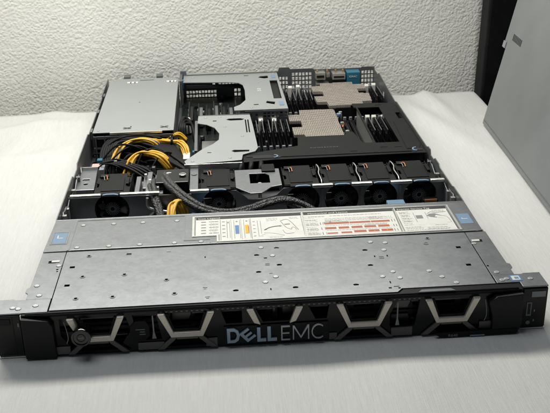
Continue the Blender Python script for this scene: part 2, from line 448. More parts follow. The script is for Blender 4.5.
for x0, x1, z0, z1, y0 in ((118, 134, 32, 43, 716), (136, 142, 34, 41, 722), (145, 166, 32, 42, 712), (119, 140, 16, 26, 712), (100, 114, 4, 12, 716)):
    pt = build('port_shell', MB().box(x0, x1, y0, 731.5, z0, z1), 'silver', srv, .5)
    build('port_contact', MB().box(x0+2, x1-2, y0-.6, y0-.05, z0+3, z1-4), 'chip', pt)
for x in (122, 138, 152, 164): build('standoff_screw', MB().cyl((x, 729, 43.5), 1.8, -4, 'y', 10), 'gold', rw)
pl = build('port_label', MB().box(168.5, 190, 712, 731, 22, 43.2), 'teal', srv, .5)
text('lettering', 'IDRAC', 172, 711.6, 35, 4.4, 'white', pl, stand=True)
build('label_hook', MB().box(166, 168, 708, 714, 14, 20), 'white', pl, .3)

# --- motherboard
mbd = build('motherboard', MB().box(-98, 211, 338, 728, 4.0, 5.6), 'pcb', srv)
mbp = build('power_board', MB().box(-210, -104, 300, 462, 3.4, 5.0), 'pcb', srv)
protos = {}
for k in range(70):
    x = random.uniform(-96, 205); y = random.uniform(340, 724)
    q = random.random()
    if q < .4:
        h = random.uniform(5, 10); build('capacitor', MB().cyl((x, y, 5.6), 2.2, h, 'z', 10), 'silver' if q < .2 else 'chip', mbd)
    elif q < .8:
        a, b_ = random.uniform(3, 11), random.uniform(3, 9); build('chip', MB().box(x-a/2, x+a/2, y-b_/2, y+b_/2, 5.6, 5.6+random.uniform(1, 5)), 'chip', mbd)
    else:
        a, b_ = random.uniform(3, 6), random.uniform(5, 14); build('connector', MB().box(x-a/2, x+a/2, y-b_/2, y+b_/2, 5.6, 5.6+random.uniform(4, 9)), random.choice(['white', 'grey', 'black', 'blue']), mbd)
# memory sockets: one with its latches, then copies
def socket(length, x, y):
    s_ = build('memory_socket', MB().prism([(0, 5.6), (6, 5.6), (6, 13), (4, 13), (4, 10), (2.4, 10), (2.4, 13), (0, 13)], 0, length, axis='y'), 'black', mbd)
    s_.location = (x*S, y*S, 0)
    build('contact_row', MB().box(2.5, 3.9, 3, length-3, 10.05, 10.6), 'wgrey', s_)
    for yy in (-3.4, length-.1): build('latch', MB().prism([(.6, 5.6), (5.4, 5.6), (5.0, 17), (1.0, 17)], yy, yy+3.4, axis='y'), 'grey', s_, .3)
    return s_
s1 = socket(116, 7, 458)
for k in range(1, 6): copies(s1, [(k*8.6, 0, 0)])
s2 = socket(112, 132, 452)
for k in range(1, 9): copies(s2, [(k*8.6, 0, 0)])
s3 = socket(124, 63, 600)
for k in range(1, 5): copies(s3, [(k*8.6, 0, 0)])
s4 = socket(116, 197, 606)
copies(s4, [(8.2, 0, 0)])
# memory modules standing in some sockets
dm = build('memory_module', MB().prism([(462, 11), (525, 11), (525, 32), (522, 33), (464, 33)], 9.6, 10.8, axis='x'), 'chip', srv)
build('top_edge', MB().box(9.7, 10.7, 465, 517, 33.05, 33.7), 'zinc_dark', dm)
for k in range(4):
    build('memory_chip', MB().box(8.5, 9.58, 466+k*14.6, 476+k*14.6, 15, 27), 'chip', dm)
copies(dm, [(8.6*k, 0, 0) for k in (1, 2, 3, 4, 5)]+[(125+8.6*k, -6, -1) for k in (4, 5, 6)]+[(56+8.6*k, 140, 0) for k in (0, 1, 2, 3, 4)]+[(190, 146, 0), (198.2, 146, 0)])
for x, y in ((18, 532), (37, 530), (74, 690), (87, 694), (196, 684), (208, 688), (171, 529), (180, 528)):
    build('end_latch', MB().prism([(y, 6), (y+5, 6), (y+6, 28), (y+2, 31), (y-1, 28)], x-3.2, x+3.2, axis='x'), 'white', srv, .8)
build('duct_divider', MB().box(156.2, 157.4, 391, 536, 8, 39.4), 'edge', srv)

# --- heatsinks: many thin fins under a comb outline
def heatsink(outline, bands, zt, zb):
    """outline: polygon of the top; bands: fin rows run along x and are cut to the outline"""
    hs = build('heatsink', MB().prism(outline, zb, zt-4.6), 'chip', srv)
    # clip each fin row against the polygon
    mb = MB(); ys = [p[1] for p in outline]; y = min(ys)+.4; row = 0
    while y < max(ys)-.3:
        cr = []
        n = len(outline)
        for i in range(n):
            (xa, ya), (xb, yb) = outline[i], outline[(i+1) % n]
            if (ya <= y < yb) or (yb <= y < ya): cr.append(xa+(xb-xa)*(y-ya)/(yb-ya))
        cr.sort()
        for a, b_ in zip(cr[::2], cr[1::2]):
            # serrated fin: little teeth give the woven look of folded fins
            x = a
            while x < b_-1.2:
                off = 1.0 if (row % 2) else 0
                mb.box(x+off*.8, min(x+2.15, b_), y, y+1.2, zt-4.5, zt-(.3 if row % 2 else 0)); x += 2.5
        y += 1.7; row += 1
    build('fins', mb, 'sink', hs)
    for yy in bands: 
        xs_ = [p[0] for p in outline]
        0 and build('fin_seam', MB().box(min(xs_)+18, max(xs_)-16, yy, yy+.8, zt-.2, zt+.35), 'edge', hs)
    return hs
heatsink([(74, 449), (127, 449), (127, 566), (76, 568), (75, 546), (58, 547), (58, 519), (74, 518), (74, 492), (59, 491), (59, 461), (73, 460)], (478, 505, 533), 30, 7)
heatsink([(123, 583), (174, 585), (175, 600), (190, 600), (192, 640), (178, 642), (178, 665), (192, 666), (192, 690), (176, 692), (175, 703), (123, 702), (122, 688), (107, 686), (107, 658), (122, 656), (122, 633), (106, 631), (107, 604), (122, 602)], (612, 645, 675), 30, 7)
for x, y in ((131, 506), (135, 553), (133, 470)): 
    sp = build('retaining_screw', MB().cyl((x, y, 8), 2.6, 22, 'z', 12), 'chrome', srv, .4)
build('screw_cap', MB().cyl((132, 548, 24), 3.4, 5, 'z', 12), 'pale_blue', srv, .4)
build('wire', MB().tube([(131, 500, 24), (133, 508, 27), (136, 512, 22)], 1.2), 'orange', srv)

# --- air shroud
sh = build('air_shroud', MB().prism([(213.5, 346), (213.5, 552), (187, 556), (152, 556), (152, 538), (155, 536), (155, 400), (153, 390), (141, 392), (135, 434), (126, 436), (123, 424), (60, 424), (57, 390), (-14, 366), (-14, 340), (24, 345), (204, 347)],
        38.6, 40.4, [rect(157.5, 389, 188, 536), rect(206, 482, 212.5, 508)] ), 'shroud', srv, .5)
build('skirt', MB().box(-13, 205, 348.5, 350, 8, 38.5), 'shroud', sh)
build('skirt', MB().box(211.4, 212.8, 356, 552, 6, 38.5), 'shroud', sh)
build('skirt', MB().box(60, 134, 421, 422.6, 12, 38.5), 'shroud', sh)
build('skirt', MB().box(150, 212, 553, 554.4, 24, 38.5), 'shroud', sh)
build('raised_strip', MB().box(30, 196, 352, 353.2, 40.4, 41.2), 'shroud', sh, .2)
build('raised_strip', MB().box(-10, 20, 356, 360, 40.4, 41.0), 'void', sh, .2)  # dark strip stands in for a slot, its shade put into the colour
build('raised_pad', MB().prism([(192, 362), (208, 362), (212, 374), (212, 470), (196, 470)], 40.4, 41.0), 'shroud', sh, .3)
for x, y in ((200, 358), (22, 353)):
    build('grip_recess_shade', MB().prism([(x-(0 if x > 100 else 24), y-3.2), (x+10, y-3.2), (x+11, y+2), (x+6, y+4.4), (x-(0 if x > 100 else 24), y+4.0)], 40.4, 40.9), 'void', sh)  # raised dark patch paints the shade of a recess
build('touch_point', MB().ring((204, 358, 40.4), 4.8, 6.6, 1.3, a0=math.radians(95), a1=math.radians(255)), 'pale_blue', sh)
build('touch_point', MB().ring((24, 354, 40.4), 3.6, 5.2, 1.3, a0=math.radians(-95), a1=math.radians(85)), 'pale_blue', sh)
text('lettering', 'POWEREDGE', 72, 378, 40.5, 4.4, 'wgrey', sh, sx=1.1, track=1.35)
for x, y in ((160, 372), (178, 371), (120, 362), (184, 545)): build('embossed_mark', MB().box(x, x+9, y, y+1.2, 40.4, 40.8), 'void', sh)

# --- fans
FX = (-167, -46, 50, 95, 140, 186)
def fan():
    f = build('fan', MB().prism(rect(-20, 2.2, 20, 37.5), 266, 268.4, [circ(0, 21, 18.6)], 'y'), 'black', srv)
    mb = MB(); mb.box(-20, -18.8, 268.4, 326, 2.2, 37.5); mb.box(18.8, 20, 268.4, 326, 2.2, 37.5)
    mb.prism([(-20, 268.4), (20, 268.4), (20, 284), (16.5, 286), (16.5, 296), (20, 298), (20, 312), (14.5, 314), (14.5, 326), (-8, 326), (-8, 315), (-20, 314), (-20, 298), (-16.5, 296), (-16.5, 286), (-20, 284)], 36.2, 38.4)
    build('housing', mb, 'shroud', f, .5)
    build('fan_shade_plate', MB().box(-18, 18, 322, 324, 3, 36), 'void', f)  # dark plate stands in for the shade behind the blades
    mb = MB(); mb.prism([(-13, 272), (13, 272), (12, 308), (-6, 312), (-13, 306)], 38.4, 39.4)
    build('top_rib', mb, 'black', f, .4)
    mb = MB(); mb.cyl((0, 264.5, 20), 8.6, 30, 'y', 24); build('hub', mb, 'black', f, .5)
    mb = MB()
    for i in range(22):
        a = 2*math.pi*i/22; R_ = Matrix.Translation((0, 0, 20)) @ Matrix.Rotation(a, 4, 'Y')
        mb.box(3.6, 8.2, 263.6, 264.5, -.22, .22, R_)
    mb.ring((0, 263.6, 20), 2.6, 3.3, .9, 'y', 20)
    build('hub_rays', mb, 'grey', f)
    mb = MB()
    for i in range(7):
        a = 2*math.pi*i/7+.3
        R_ = Matrix.Translation((0, 276, 20)) @ Matrix.Rotation(a, 4, 'Y') @ Matrix.Rotation(.9, 4, 'X')
        mb.box(8.2, 16.6, -7, 7, -.4, .4, R_)
    build('blades', mb, 'blade', f)
    build('lift_handle', MB().prism([(-9, 40.4), (9, 40.4), (8, 41.3), (4, 42.0), (-4, 42.0), (-8, 41.3)], 254.6, 257.6, axis='y'), 'pale_blue', f, .4)
    build('lift_tab', MB().box(-14, 14, 257.9, 267, 38.6, 40.4), 'black', f, .5)
    build('side_latch', MB().box(14.5, 18, 288, 308, 36, 41), 'black', f, .6)
    build('wire', MB().tube([(-12, 316, 39), (-9, 311, 42), (-8, 304, 39.5)], .7), 'orange', f)
    build('wire', MB().tube([(-14, 315, 39), (-12, 309, 42), (-11, 303, 39.5)], .5), 'grey' , f)
    build('plug', MB().box(-17, -7, 312, 320, 36, 40.6), 'chip', f, .4)
    return f
f0 = fan()
for i, x in enumerate(FX):
    if i: copies(f0, [((x-FX[0]), 0, 0)])
f0_children = list(f0.children)
# shift everything: the first fan was built at x=0, its copies relative to it
for o in [o for o in sc.objects if o.name.split('.')[0] == 'fan']: o.location.x += FX[0]*S
# fan wall: sheet with round openings and a folded bright top edge
fw = build('fan_wall', MB().prism([(-214, 1.8), (-77, 1.8), (-77, 36), (-214, 38)], 259, 260.2, [circ(FX[0], 21, 19.6)], 'y')
        .prism([(-76.6, 1.8), (214, 1.8), (214, 38), (28, 38), (20, 30), (4, 26), (-12, 26), (-20, 33), (-26, 38), (-76.6, 38)], 259, 260.2, [circ(x, 21, 19.6) for x in FX[1:]], 'y'), 'zinc', srv)
def bar(x0, x1): build('top_flange', MB().box(x0, x1, 254.6, 259.6, 38.3, 42.0), 'edge', fw, 1.0)
for x0, x1 in ((-212, FX[0]-10.5), (FX[0]+10.5, -112), (-78, FX[1]-10.5), (FX[2]+10.5, FX[3]-10.5), (FX[3]+10.5, FX[4]-10.5), (FX[4]+10.5, FX[5]-10.5), (FX[5]+10.5, 213)): bar(x0, x1)
for a, b_ in zip(FX[2:], FX[3:]):        # wall stiffeners between the openings
    x = (a+b_)/2; build('stiffener', MB().box(x-1.5, x+1.5, 257.4, 258.9, 6, 36), 'zinc', fw, .4)
for x in (73, 118, 163):
    build('spring_divider', MB().tube([(x, 330, 30), (x, 326, 38.6), (x+1, 308, 40.4), (x-.6, 296, 39.4), (x, 274, 40), (x, 268, 35)], .7), 'edge', srv)

# grey centre tray
tr = build('cable_tray', MB().prism([(-26, 319), (27, 319), (27, 268), (15, 264), (3, 248), (-10, 247), (-26, 266)], 37.4, 38.8, [[(-9, 276), (14, 276), (14, 300), (9, 306), (-9, 306)]]), 'zinc', srv, .4)
build('side_lip', MB().box(-26, -24.8, 268, 319, 20, 37.3), 'zinc_dark', tr)
build('side_lip', MB().box(26, 27, 268, 319, 20, 37.3), 'zinc_dark', tr)
build('post', MB().cyl((2, 280, 10), 2.2, 27, 'z', 12), 'edge', tr)
build('pad', MB().box(6, 22, 308, 330, 36, 41), 'black', srv, 1)
for k, x in enumerate((-20, -8, 4)): build('plug_lead', MB().tube([(x, 348, 20), (x+3, 340, 38), (x+2, 328, 37), (x-2, 321, 22)], 3.0), 'wblack', srv)

# --- backplane bracket left of centre, with fins
br = build('bracket', MB().box(-143, -114, 262, 333, 10, 24), 'zinc_dark', srv, .5)
for x, y0, y1, h in ((-142, 272, 320, 36), (-134, 290, 330, 33), (-129, 268, 328, 38), (-120, 290, 322, 36), (-115, 272, 300, 33)):
    build('fin', MB().box(x, x+5.5, y0, y1, 24, h), 'zinc' if x < -125 else 'grey', br, .6)
for x, y in ((-133, 318), (-127, 300), (-119, 296), (-117, 277)): build('clip', MB().box(x, x+3, y, y+4, 24, 38.6), 'white', br, .4)
build('hook', MB().tube([(-126, 254, 36), (-126, 253, 26), (-119, 251, 23), (-103, 246, 21)], 1.6), 'edge', br)
build('hook', MB().tube([(-110, 300, 36), (-106, 308, 42), (-100, 312, 41)], 1.5), 'edge', br)
cb = build('connector_box', MB().box(-118, -80, 281, 322, 18, 42.6), 'gloss', srv, 1.2)
build('thumb_screw', MB().cyl((-87, 300, 42.6), 4.2, 2.2, 'z', 20), 'chrome', cb, .5)
build('screw_slot', MB().box(-90, -84, 299.4, 300.6, 44.8, 45.0), 'ink', cb)
sb_ = build('side_bracket', MB().box(-79, -69, 266, 332, 30, 38.5), 'zinc', srv, .5)
build('button', MB().cyl((-74, 312, 38.5), 3.4, .8, 'z', 18), 'zinc_dark', sb_)
lb = build('side_bracket', MB().prism([(-213, 300), (-191, 300), (-194, 364), (-213, 364)], 5, 30, [rect(-208, 330, -200, 334), circ(-203, 318, 2.6, 12)]), 'zinc', srv, .6)
build('folded_edge', MB().box(-213, -193.6, 364.4, 366, 24, 33), 'edge', lb)
build('socket', MB().box(-206, -194, 394, 406, 5, 22), 'pink', srv, .8)
build('socket', MB().box(-201, -194, 412, 420, 5, 24), 'teal', srv, .8)
for k in range(9): build('connector', MB().box(-206+k*11, -200+k*11, random.uniform(372, 386), random.uniform(392, 410), 5, random.uniform(12, 24)), random.choice(['black', 'chip', 'grey']), mbp, .4)

# --- power supply cage
pc = build('power_supply', MB().prism([(-211, 468), (-103, 468), (-103, 716), (-110, 728), (-207, 730), (-211, 722)], 40.6, 42.0,
        [rect(-184, 702, -166, 710), rect(-122, 702, -105.5, 710), circ(-157, 600, 1.4, 10), rect(-162, 486, -161, 492)]), 'zinc_pale', srv, .3)
mb = MB(); mb.box(-211, -210, 470, 722, 3, 40.5); mb.box(-104, -103, 470, 716, 3, 40.5); mb.box(-210, -104, 714, 715.4, 3, 40.5); mb.box(-158, -157, 478, 713, 3, 39)
build('cage_walls', mb, 'zinc_dark', pc)
for x0, x1 in ((-183.6, -179), (-177, -172.5), (-170.6, -166.4), (-121.6, -117), (-115, -111), (-109.6, -106)): build('vent_light_patch', MB().box(x0, x1, 702.4, 709.6, 40.0, 42.3), 'white', pc)  # pale blocks paint the light inside the vent holes
build('vent_bed', MB().box(-209, -105, 690, 712, 36, 39.5), 'zinc', pc)
for x in (-166, -116):
    for a in (-.5, .5):
        R_ = Matrix.Translation((x, 483, 42.0)) @ Matrix.Rotation(a, 4, 'Z'); build('stamped_slot', MB().box(-6, 6, -.9, .9, 0, .12, R_), 'ink', pc)
    build('stamped_slot', MB().box(x-5, x+5, 478.6, 480, 42.02, 42.16), 'ink', pc)
build('front_lip', MB().box(-188, -118, 464.4, 467.6, 39.5, 42.4), 'edge', pc, .4)
build('raised_seam', MB().box(-164, -142, 716, 718, 42.0, 42.6), 'zinc_dark', pc, .3)
for x in (-186, -134): build('pull_handle', MB().prism([(731, 28), (744, 32), (746, 43), (742, 45.5), (731, 45)], x-5, x+5, axis='x'), 'zinc_dark', pc, 1)
mb = MB(); mb.box(-210, -104, 463, 465, 35, 38); mb.box(-210, -104, 463, 465, 20, 22)
for x in (-208, -196, -178, -160, -142, -124, -107): mb.box(x, x+2, 462, 464.6, 4, 38)
build('socket_frame', mb, 'wgrey', pc)
for k in range(6): build('socket', MB().box(-205+k*17, -193+k*17, 464.8, 472, 23, 34), 'chip', pc, .6)
pk = [(-216.5, 640), (-216.5, 560), (-216.5, 476)]
for x, y in pk: build('rail_hook', MB().box(-215.6, -212.4, y, y+14, 30, 41), 'zinc_dark', ch, .4)

# --- expansion risers
r1 = build('riser_cage', MB().prism([(-96, 748), (-60, 750), (-30, 747), (56, 735), (58, 540), (-19, 540), (-19, 556), (-10, 566), (-1, 588), (0, 640), (-2, 668), (-8, 680), (-22, 686), (-95, 694), (-95, 748)], 41.2, 42.4,
        [rect(41, 590, 53, 688), [(24, 706), (34, 700), (40, 702), (40, 716), (28, 714)], [(28, 570), (40, 562), (42, 574), (30, 580)], rect(2, 718, 9, 722), rect(10, 562, 17, 566)]), 'zinc_pale', srv, .3)
build('front_face', MB().prism(rect(-4, 28, 58, 41), 537.4, 538.8, [rect(22+i*6, 31+k*4.6, 26+i*6, 34+k*4.6) for i in range(6) for k in range(2)]+[rect(2, 32, 6, 38), rect(11, 33, 14, 37)], 'y'), 'zinc', r1)
build('slot_insert', MB().box(40, 54, 588, 690, 36, 38.5), 'chip', r1)
build('touch_point', MB().prism([(45, 700), (52, 700), (52, 718), (45, 716)], 42.4, 42.9), 'pale_blue', r1)
build('touch_point', MB().prism([(47, 556), (54, 556), (54, 574), (47, 574)], 42.4, 42.9), 'pale_blue', r1)
build('hex_mark', MB().ring((22, 634, 42.4), 2.0, 3.0, .25, n=6), 'white', r1)
build('hex_mark', MB().ring((22, 643, 42.4), 2.0, 3.0, .25, n=6), 'white', r1)
build('side_post', MB().box(-101, -96.5, 690, 751, 6, 46), 'zinc_dark', r1, .5)
build('latch', MB().box(-100, -94, 700, 706, 30, 44), 'blue', r1, .6)
build('latch', MB().box(-97, -92, 736, 744, 44, 48), 'blue', r1, .6)
build('riser_shade_bar', MB().box(-90, 36, 690, 692, 33, 38), 'void', r1)  # dark bar painted in for the shaded inside of the riser
r2 = build('riser_cage', MB().prism([(-70, 521), (2, 519), (4, 470), (6, 384), (2, 372), (-14, 362), (-16, 344), (-84, 336), (-86, 347), (-63, 389), (-51, 404), (-43, 420), (-42, 444), (-48, 468), (-58, 482), (-71, 490)], 41.2, 42.4,
        [[(-32, 500), (-26, 496), (-10, 496), (-6, 501), (-12, 505), (-28, 505)], [(-28, 376), (-24, 371), (-6, 372), (-5, 378), (-24, 380)], rect(-6, 444, -4.4, 498), rect(-2.6, 444, -1, 498), rect(-50, 495, -45, 499), rect(-58, 372, -53, 375)]), 'zinc_pale', srv, .3)
build('front_lip', MB().box(-86, -16, 334.4, 335.8, 36, 42.6), 'edge', r2, .3)
build('front_lip', MB().box(-68, 2, 521.4, 522.8, 30, 42.6), 'zinc', r2, .3)
build('inner_panel', MB().box(-66, -46, 420, 468, 22, 24), 'silver', r2, .5)
build('card_bracket', MB().box(-75, -71, 400, 520, 8, 36), 'zinc_dark', r2, .5)
for k, (x, m_) in enumerate(((-86, 'chip'), (-72, 'wgrey'), (-60, 'chip'), (-49, 'zinc_dark'), (-38, 'chip'), (-27, 'wgrey'), (-16, 'chip'))):
    c_ = build('expansion_card', MB().box(x, x+1.6, 545, 640, 6, 27-k % 3*3), 'pcb', srv)
    build('card_heatsink', MB().box(x+1.7, x+7, 560+k % 2*14, 626, 8, 24-k % 3*2), m_, c_, .8)
    for q in range(4): build('card_chip', MB().box(x-1.2, x-.05, 550+q*23, 560+q*23, 10, 19), random.choice(['chip', 'grey', 'silver']), c_)

for x, y in ((-80, 720), (-30, 722), (12, 735), (50, 728), (6, 550), (22, 676)): rivet(x, y, 42.4, r1, 2.2)
for x, y in ((-60, 512), (-40, 512), (-76, 345), (-30, 352), (-12, 430), (-34, 470)): rivet(x, y, 42.4, r2, 2.2)
for x, y in ((-204, 476), (-110, 476), (-204, 718), (-150, 720)): rivet(x, y, 42.0, pc, 2.0)
# --- cables
def bundle(path, n, r, spread, mats, name='cable_bundle', par=None):
    root = None
    for k in range(n):
        a = 2*math.pi*k/n*1.7; rr = spread*math.sqrt((k+.5)/n)
        pts = [(p[0]+rr*math.cos(a+i*.25)+random.uniform(-.9, .9), p[1]+rr*math.sin(a+i*.25)*.8+random.uniform(-.9, .9), p[2]+rr*math.sin(a*1.3+i*.2)*.6) for i, p in enumerate(path)]
        mm = mats[k % len(mats)]
        if root is None: root = build(name, MB().tube(pts, r), mm, par or srv)
        else: build('wire', MB().tube(pts, r), mm, root)
    return root
Y5 = ['yellow']*5+['wgrey']; YY = ['yellow']
bundle([(-180, 406, 14), (-173, 427, 30), (-161, 441, 36), (-145, 446, 37), (-128, 440, 34), (-120, 438, 22)], 17, 1.3, 5.2, ['yellow', 'yellow', 'wgrey', 'yellow', 'yellow', 'yellow'])
bundle([(-160, 378, 14), (-154, 393, 29), (-143, 403, 34), (-130, 399, 35), (-116, 388, 33), (-104, 380, 20)], 18, 1.35, 6.0, YY)
bundle([(-145, 462, 30), (-122, 447, 35), (-106, 437, 36), (-94, 436, 35), (-87, 424, 30), (-85, 408, 18)], 14, 1.15, 4.0, YY)
bundle([(-122, 455, 24), (-108, 468, 32), (-98, 474, 33), (-88, 474, 24)], 7, 1.4, 3.2, YY)
bundle([(-99, 206, 8), (-99, 220, 24), (-97, 236, 33), (-91, 243, 34), (-87, 242, 26), (-85, 250, 10)], 10, 1.5, 4.4, ['yellow', 'yellow', 'orange', 'yellow', 'yellow'])
bundle([(-118, 404, 24), (-112, 396, 30), (-106, 390, 28)], 3, 1.6, 2, ['orange', 'white'])
build('cable_tie', MB().ring((-106, 437, 36), 4.6, 5.8, 3, 'x', 16), 'wblack', srv)
for k in range(7):
    j = k*3.2
    build('cable', MB().tube([(-195+j, 396, 12), (-197+j*.9, 440-j*.3, 26), (-186+j*.5, 468-j, 33), (-160, 474-j*1.2, 34), (-130, 464-j*1.6, 32), (-104, 432-j*1.4, 32-k*.6), (-84+k, 392-j, 20)], 2.4), 'wblack', srv)
for k in range(8):
    build('cable', MB().tube([(-150+k*4, 438-k*3, 20), (-132+k*3, 424-k*4, 28), (-112+k*1.5, 402-k*4, 30), (-92+k*2, 372-k*3, 24), (-76+k, 352, 12)], 2.5), 'wblack', srv)
for k in range(4):
    build('cable', MB().tube([(-188+k*5, 380, 8), (-184+k*5, 392, 24+k), (-168+k*6, 384, 26), (-150+k*6, 372, 22), (-130+k*5, 362, 10)], 2.0), 'wblack', srv)
for k in range(3):
    build('cable', MB().tube([(-98+k*4, 500, 8), (-96+k*3, 512, 30), (-90, 536-k*5, 36-k*3), (-80, 530, 26), (-76, 510, 8)], 2.6), 'wblack', srv)
build('plug', MB().box(-90, -81, 396, 422, 6, 27), 'white', srv, .8)
build('plug', MB().cyl((-88, 552, 8), 7, 22, 'z', 18, 5.5), 'white', srv, .8)
for x, y in ((-186, 430), (-178, 402), (-170, 388), (-128, 372)): build('plug', MB().box(x, x+4, y, y+6, 8, 26), random.choice(['white', 'wgrey', 'grey']), srv, .5)
build('wire', MB().tube([(-189, 426, 10), (-188, 436, 26), (-186, 444, 24), (-185, 450, 10)], 1.2), 'orange', srv)
for k in range(14):
    x, y = random.uniform(-196, -100), random.uniform(380, 452); a = random.uniform(-.9, .5); ln = random.uniform(18, 46)
    pts = [(x-ln*math.cos(a), y-ln*math.sin(a)*.7, random.uniform(6, 16)), (x-ln*.4*math.cos(a), y-ln*.3*math.sin(a)+random.uniform(-4, 4), random.uniform(16, 27)),
           (x+ln*.4*math.cos(a), y+ln*.4*math.sin(a)+random.uniform(-5, 5), random.uniform(16, 27)), (x+ln*math.cos(a), y+ln*math.sin(a), random.uniform(8, 24))]
    pts = [(max(-208, min(-82, p[0])), p[1], p[2]) for p in pts]
    build('wire', MB().tube(pts, random.uniform(1.0, 1.9)), 'wblack', srv)
for pts in ([(-196, 420, 20), (-178, 428, 36), (-158, 420, 40), (-140, 424, 30)], [(-190, 398, 18), (-170, 412, 34), (-150, 424, 37), (-126, 420, 28)], [(-150, 384, 18), (-140, 398, 36), (-124, 404, 39), (-104, 398, 26)],
            [(-200, 440, 22), (-180, 452, 36), (-150, 456, 41), (-118, 446, 38)], [(-136, 370, 12), (-122, 384, 32), (-112, 398, 36), (-100, 416, 26)], [(-176, 384, 14), (-160, 398, 33), (-148, 412, 30)]):
    build('wire', MB().tube(pts, 1.3), 'wblack', srv)
# braided looms in front of the fans
bundle([(-112, 318, 38), (-108, 298, 41), (-97, 266, 42), (-80, 242, 36), (-60, 228, 30), (-36, 222, 27), (-12, 228, 28), (8, 238, 30), (26, 242, 31), (44, 236, 28), (62, 222, 20), (76, 206, 10)], 3, 3.6, 4.0, ['sleeve'], 'braided_cable')
bundle([(-124, 306, 34), (-122, 284, 38), (-117, 256, 35), (-112, 236, 25), (-108, 208, 12)], 3, 3.4, 4.2, ['sleeve'], 'braided_cable')
bundle([(70, 214, 12), (92, 222, 15), (116, 226, 15), (130, 218, 11)], 2, 4.0, 3.6, ['wblack'], 'braided_cable')
build('cable', MB().tube([(-150, 206, 8), (-136, 216, 16), (-120, 238, 22), (-108, 258, 22)], 3), 'wblack', srv)
for x0, x1, y0, y1 in ((-77, -50, 222, 238), (143, 163, 222, 242)):
    p_ = build('lever', MB().box(x0, x1, y0, y1, 18, 25), 'pale_blue' if x0 > 0 else 'blue', srv, 1)
    build('lever_ridge', MB().box(x0+1, x1-1, y0+6, y0+8, 25, 26), 'pale_blue', p_)
build('plug', MB().box(186, 204, 244, 252, 14, 22), 'chip', srv, .6)
build('plug_seal', MB().box(188, 202, 243, 244, 20, 22.6), 'orange', srv, .2)
build('plug', MB().box(-44, -30, 206, 216, 14, 20), 'white', srv, .6)
build('backplane', MB().box(-212, 212, 204, 206, 2, 22), 'pcb', srv)
for k in range(8): build('drive_connector', MB().box(-200+k*52, -176+k*52, 206.3, 214, 4, 14), 'chip', srv, .6)

# --- top covers
# front cover sheet with small stamped holes
hr = [(-185, 81), (-185, 46), (182, 82), (182, 46), (-134, 102)]
hd = [(8, 100), (-12, 87), (8, 65), (-12, 53), (19, 21), (-34, 21), (92, 86), (92, 55), (73, 20)]
ho = [(-172, 102), (-173, 61), (-135, 61), (-174, 21), (-142, 21), (-96, 47), (-88, 21), (157, 104)]
slits = [(-96, 103, 4, .8), (-61, 88, .9, 3.5), (-61, 29, 4, .8), (-61, 26.6, 2.4, .8), (-59, 12, 4, .8), (-59, 9.6, 2.4, .8), (-3, 68, 4, .9), (-3, 65.4, 4, .9), (-4, 80, 3, 2), (-3, 20, .9, 3.5), (-1, 49, 3, .9),
         (105, 70.5, 4.5, .9), (105, 67.6, 4.5, .9), (99, 72, 1.2, 3), (111, 72, 1.2, 3), (102, 11, 2.6, 2), (108, 13, 5, 1), (110, 10, 2, 2), (104, 21, 1, 4)]
hl = [rect(x-2.3, y-1.9, x+2.3, y+1.9) for x, y in hr]+[[(x-2.6, y+.6), (x-2, y-1.4), (x+2, y-1.4), (x+2.6, y+.6), (x+1, y+1.6), (x-1, y+1.6)] for x, y in hd]+[circ(x, y, 1.5, 12) for x, y in ho]+[rect(x-a/2, y-b_/2, x+a/2, y+b_/2) for x, y, a, b_ in slits]
fc = build('front_cover', MB().prism([(-194.4, 3.2), (107, 3.2), (112, 9), (196.2, 9), (196.2, 113.2), (-194.4, 113.2)], 42.0, 43.2, hl), 'zinc', srv, .15)
for x, y in ((-7, 102), (3, 84), (3, 42), (-7, 33), (100, 102), (114, 99), (110, 84), (110, 40), (99, 32), (114, 28), (143, 38), (144, 39), (152, 26), (162, 14)): 
    if (x, y) != (144, 39): rivet(x, y, 43.2, fc)
for x, y in ho+[(153, 93)]: build('hole_rim', MB().ring((x, y, 43.2), 1.6, 2.5, .4, n=14), 'zinc_dark', fc)
build('hole_shade_sheet', MB().box(-193, 195, 12, 112, 30, 31), 'void', srv)  # black sheet added to put shade behind the stamped holes
# narrow side strips
for sgn in (-1, 1):
    a = 217.6; inner = 195.2 if sgn < 0 else 197.2
    pts = [(inner, 24), (a, 24), (a, 34), (a+2.6, 37), (a+2.6, 44), (a, 46), (a, 113.2), (inner, 113.2)]
    pts = [(sgn*x, y) for x, y in pts]
    hs_ = [[(sgn*x, y) for x, y in rect(202, 91, 209, 96)]]+([circ(199, 42, 1.3, 10)] if sgn > 0 else [circ(-198.5, 78, 1.2, 10), circ(-198, 74, 1.0, 10)])
    st = build('side_strip', MB().prism(pts, 42.0, 43.2, hs_), 'zinc', srv, .15)
    build('tab', MB().box(min(sgn*198.4, sgn*206), max(sgn*198.4, sgn*206), 92, 95.6, 42.6, 43.9), 'white', st, .3)
    for x, y in (((-198, 85), (-212, 48), (-207, 30)) if sgn < 0 else ((203, 29), (199, 88))): rivet(x, y, 43.2, st)
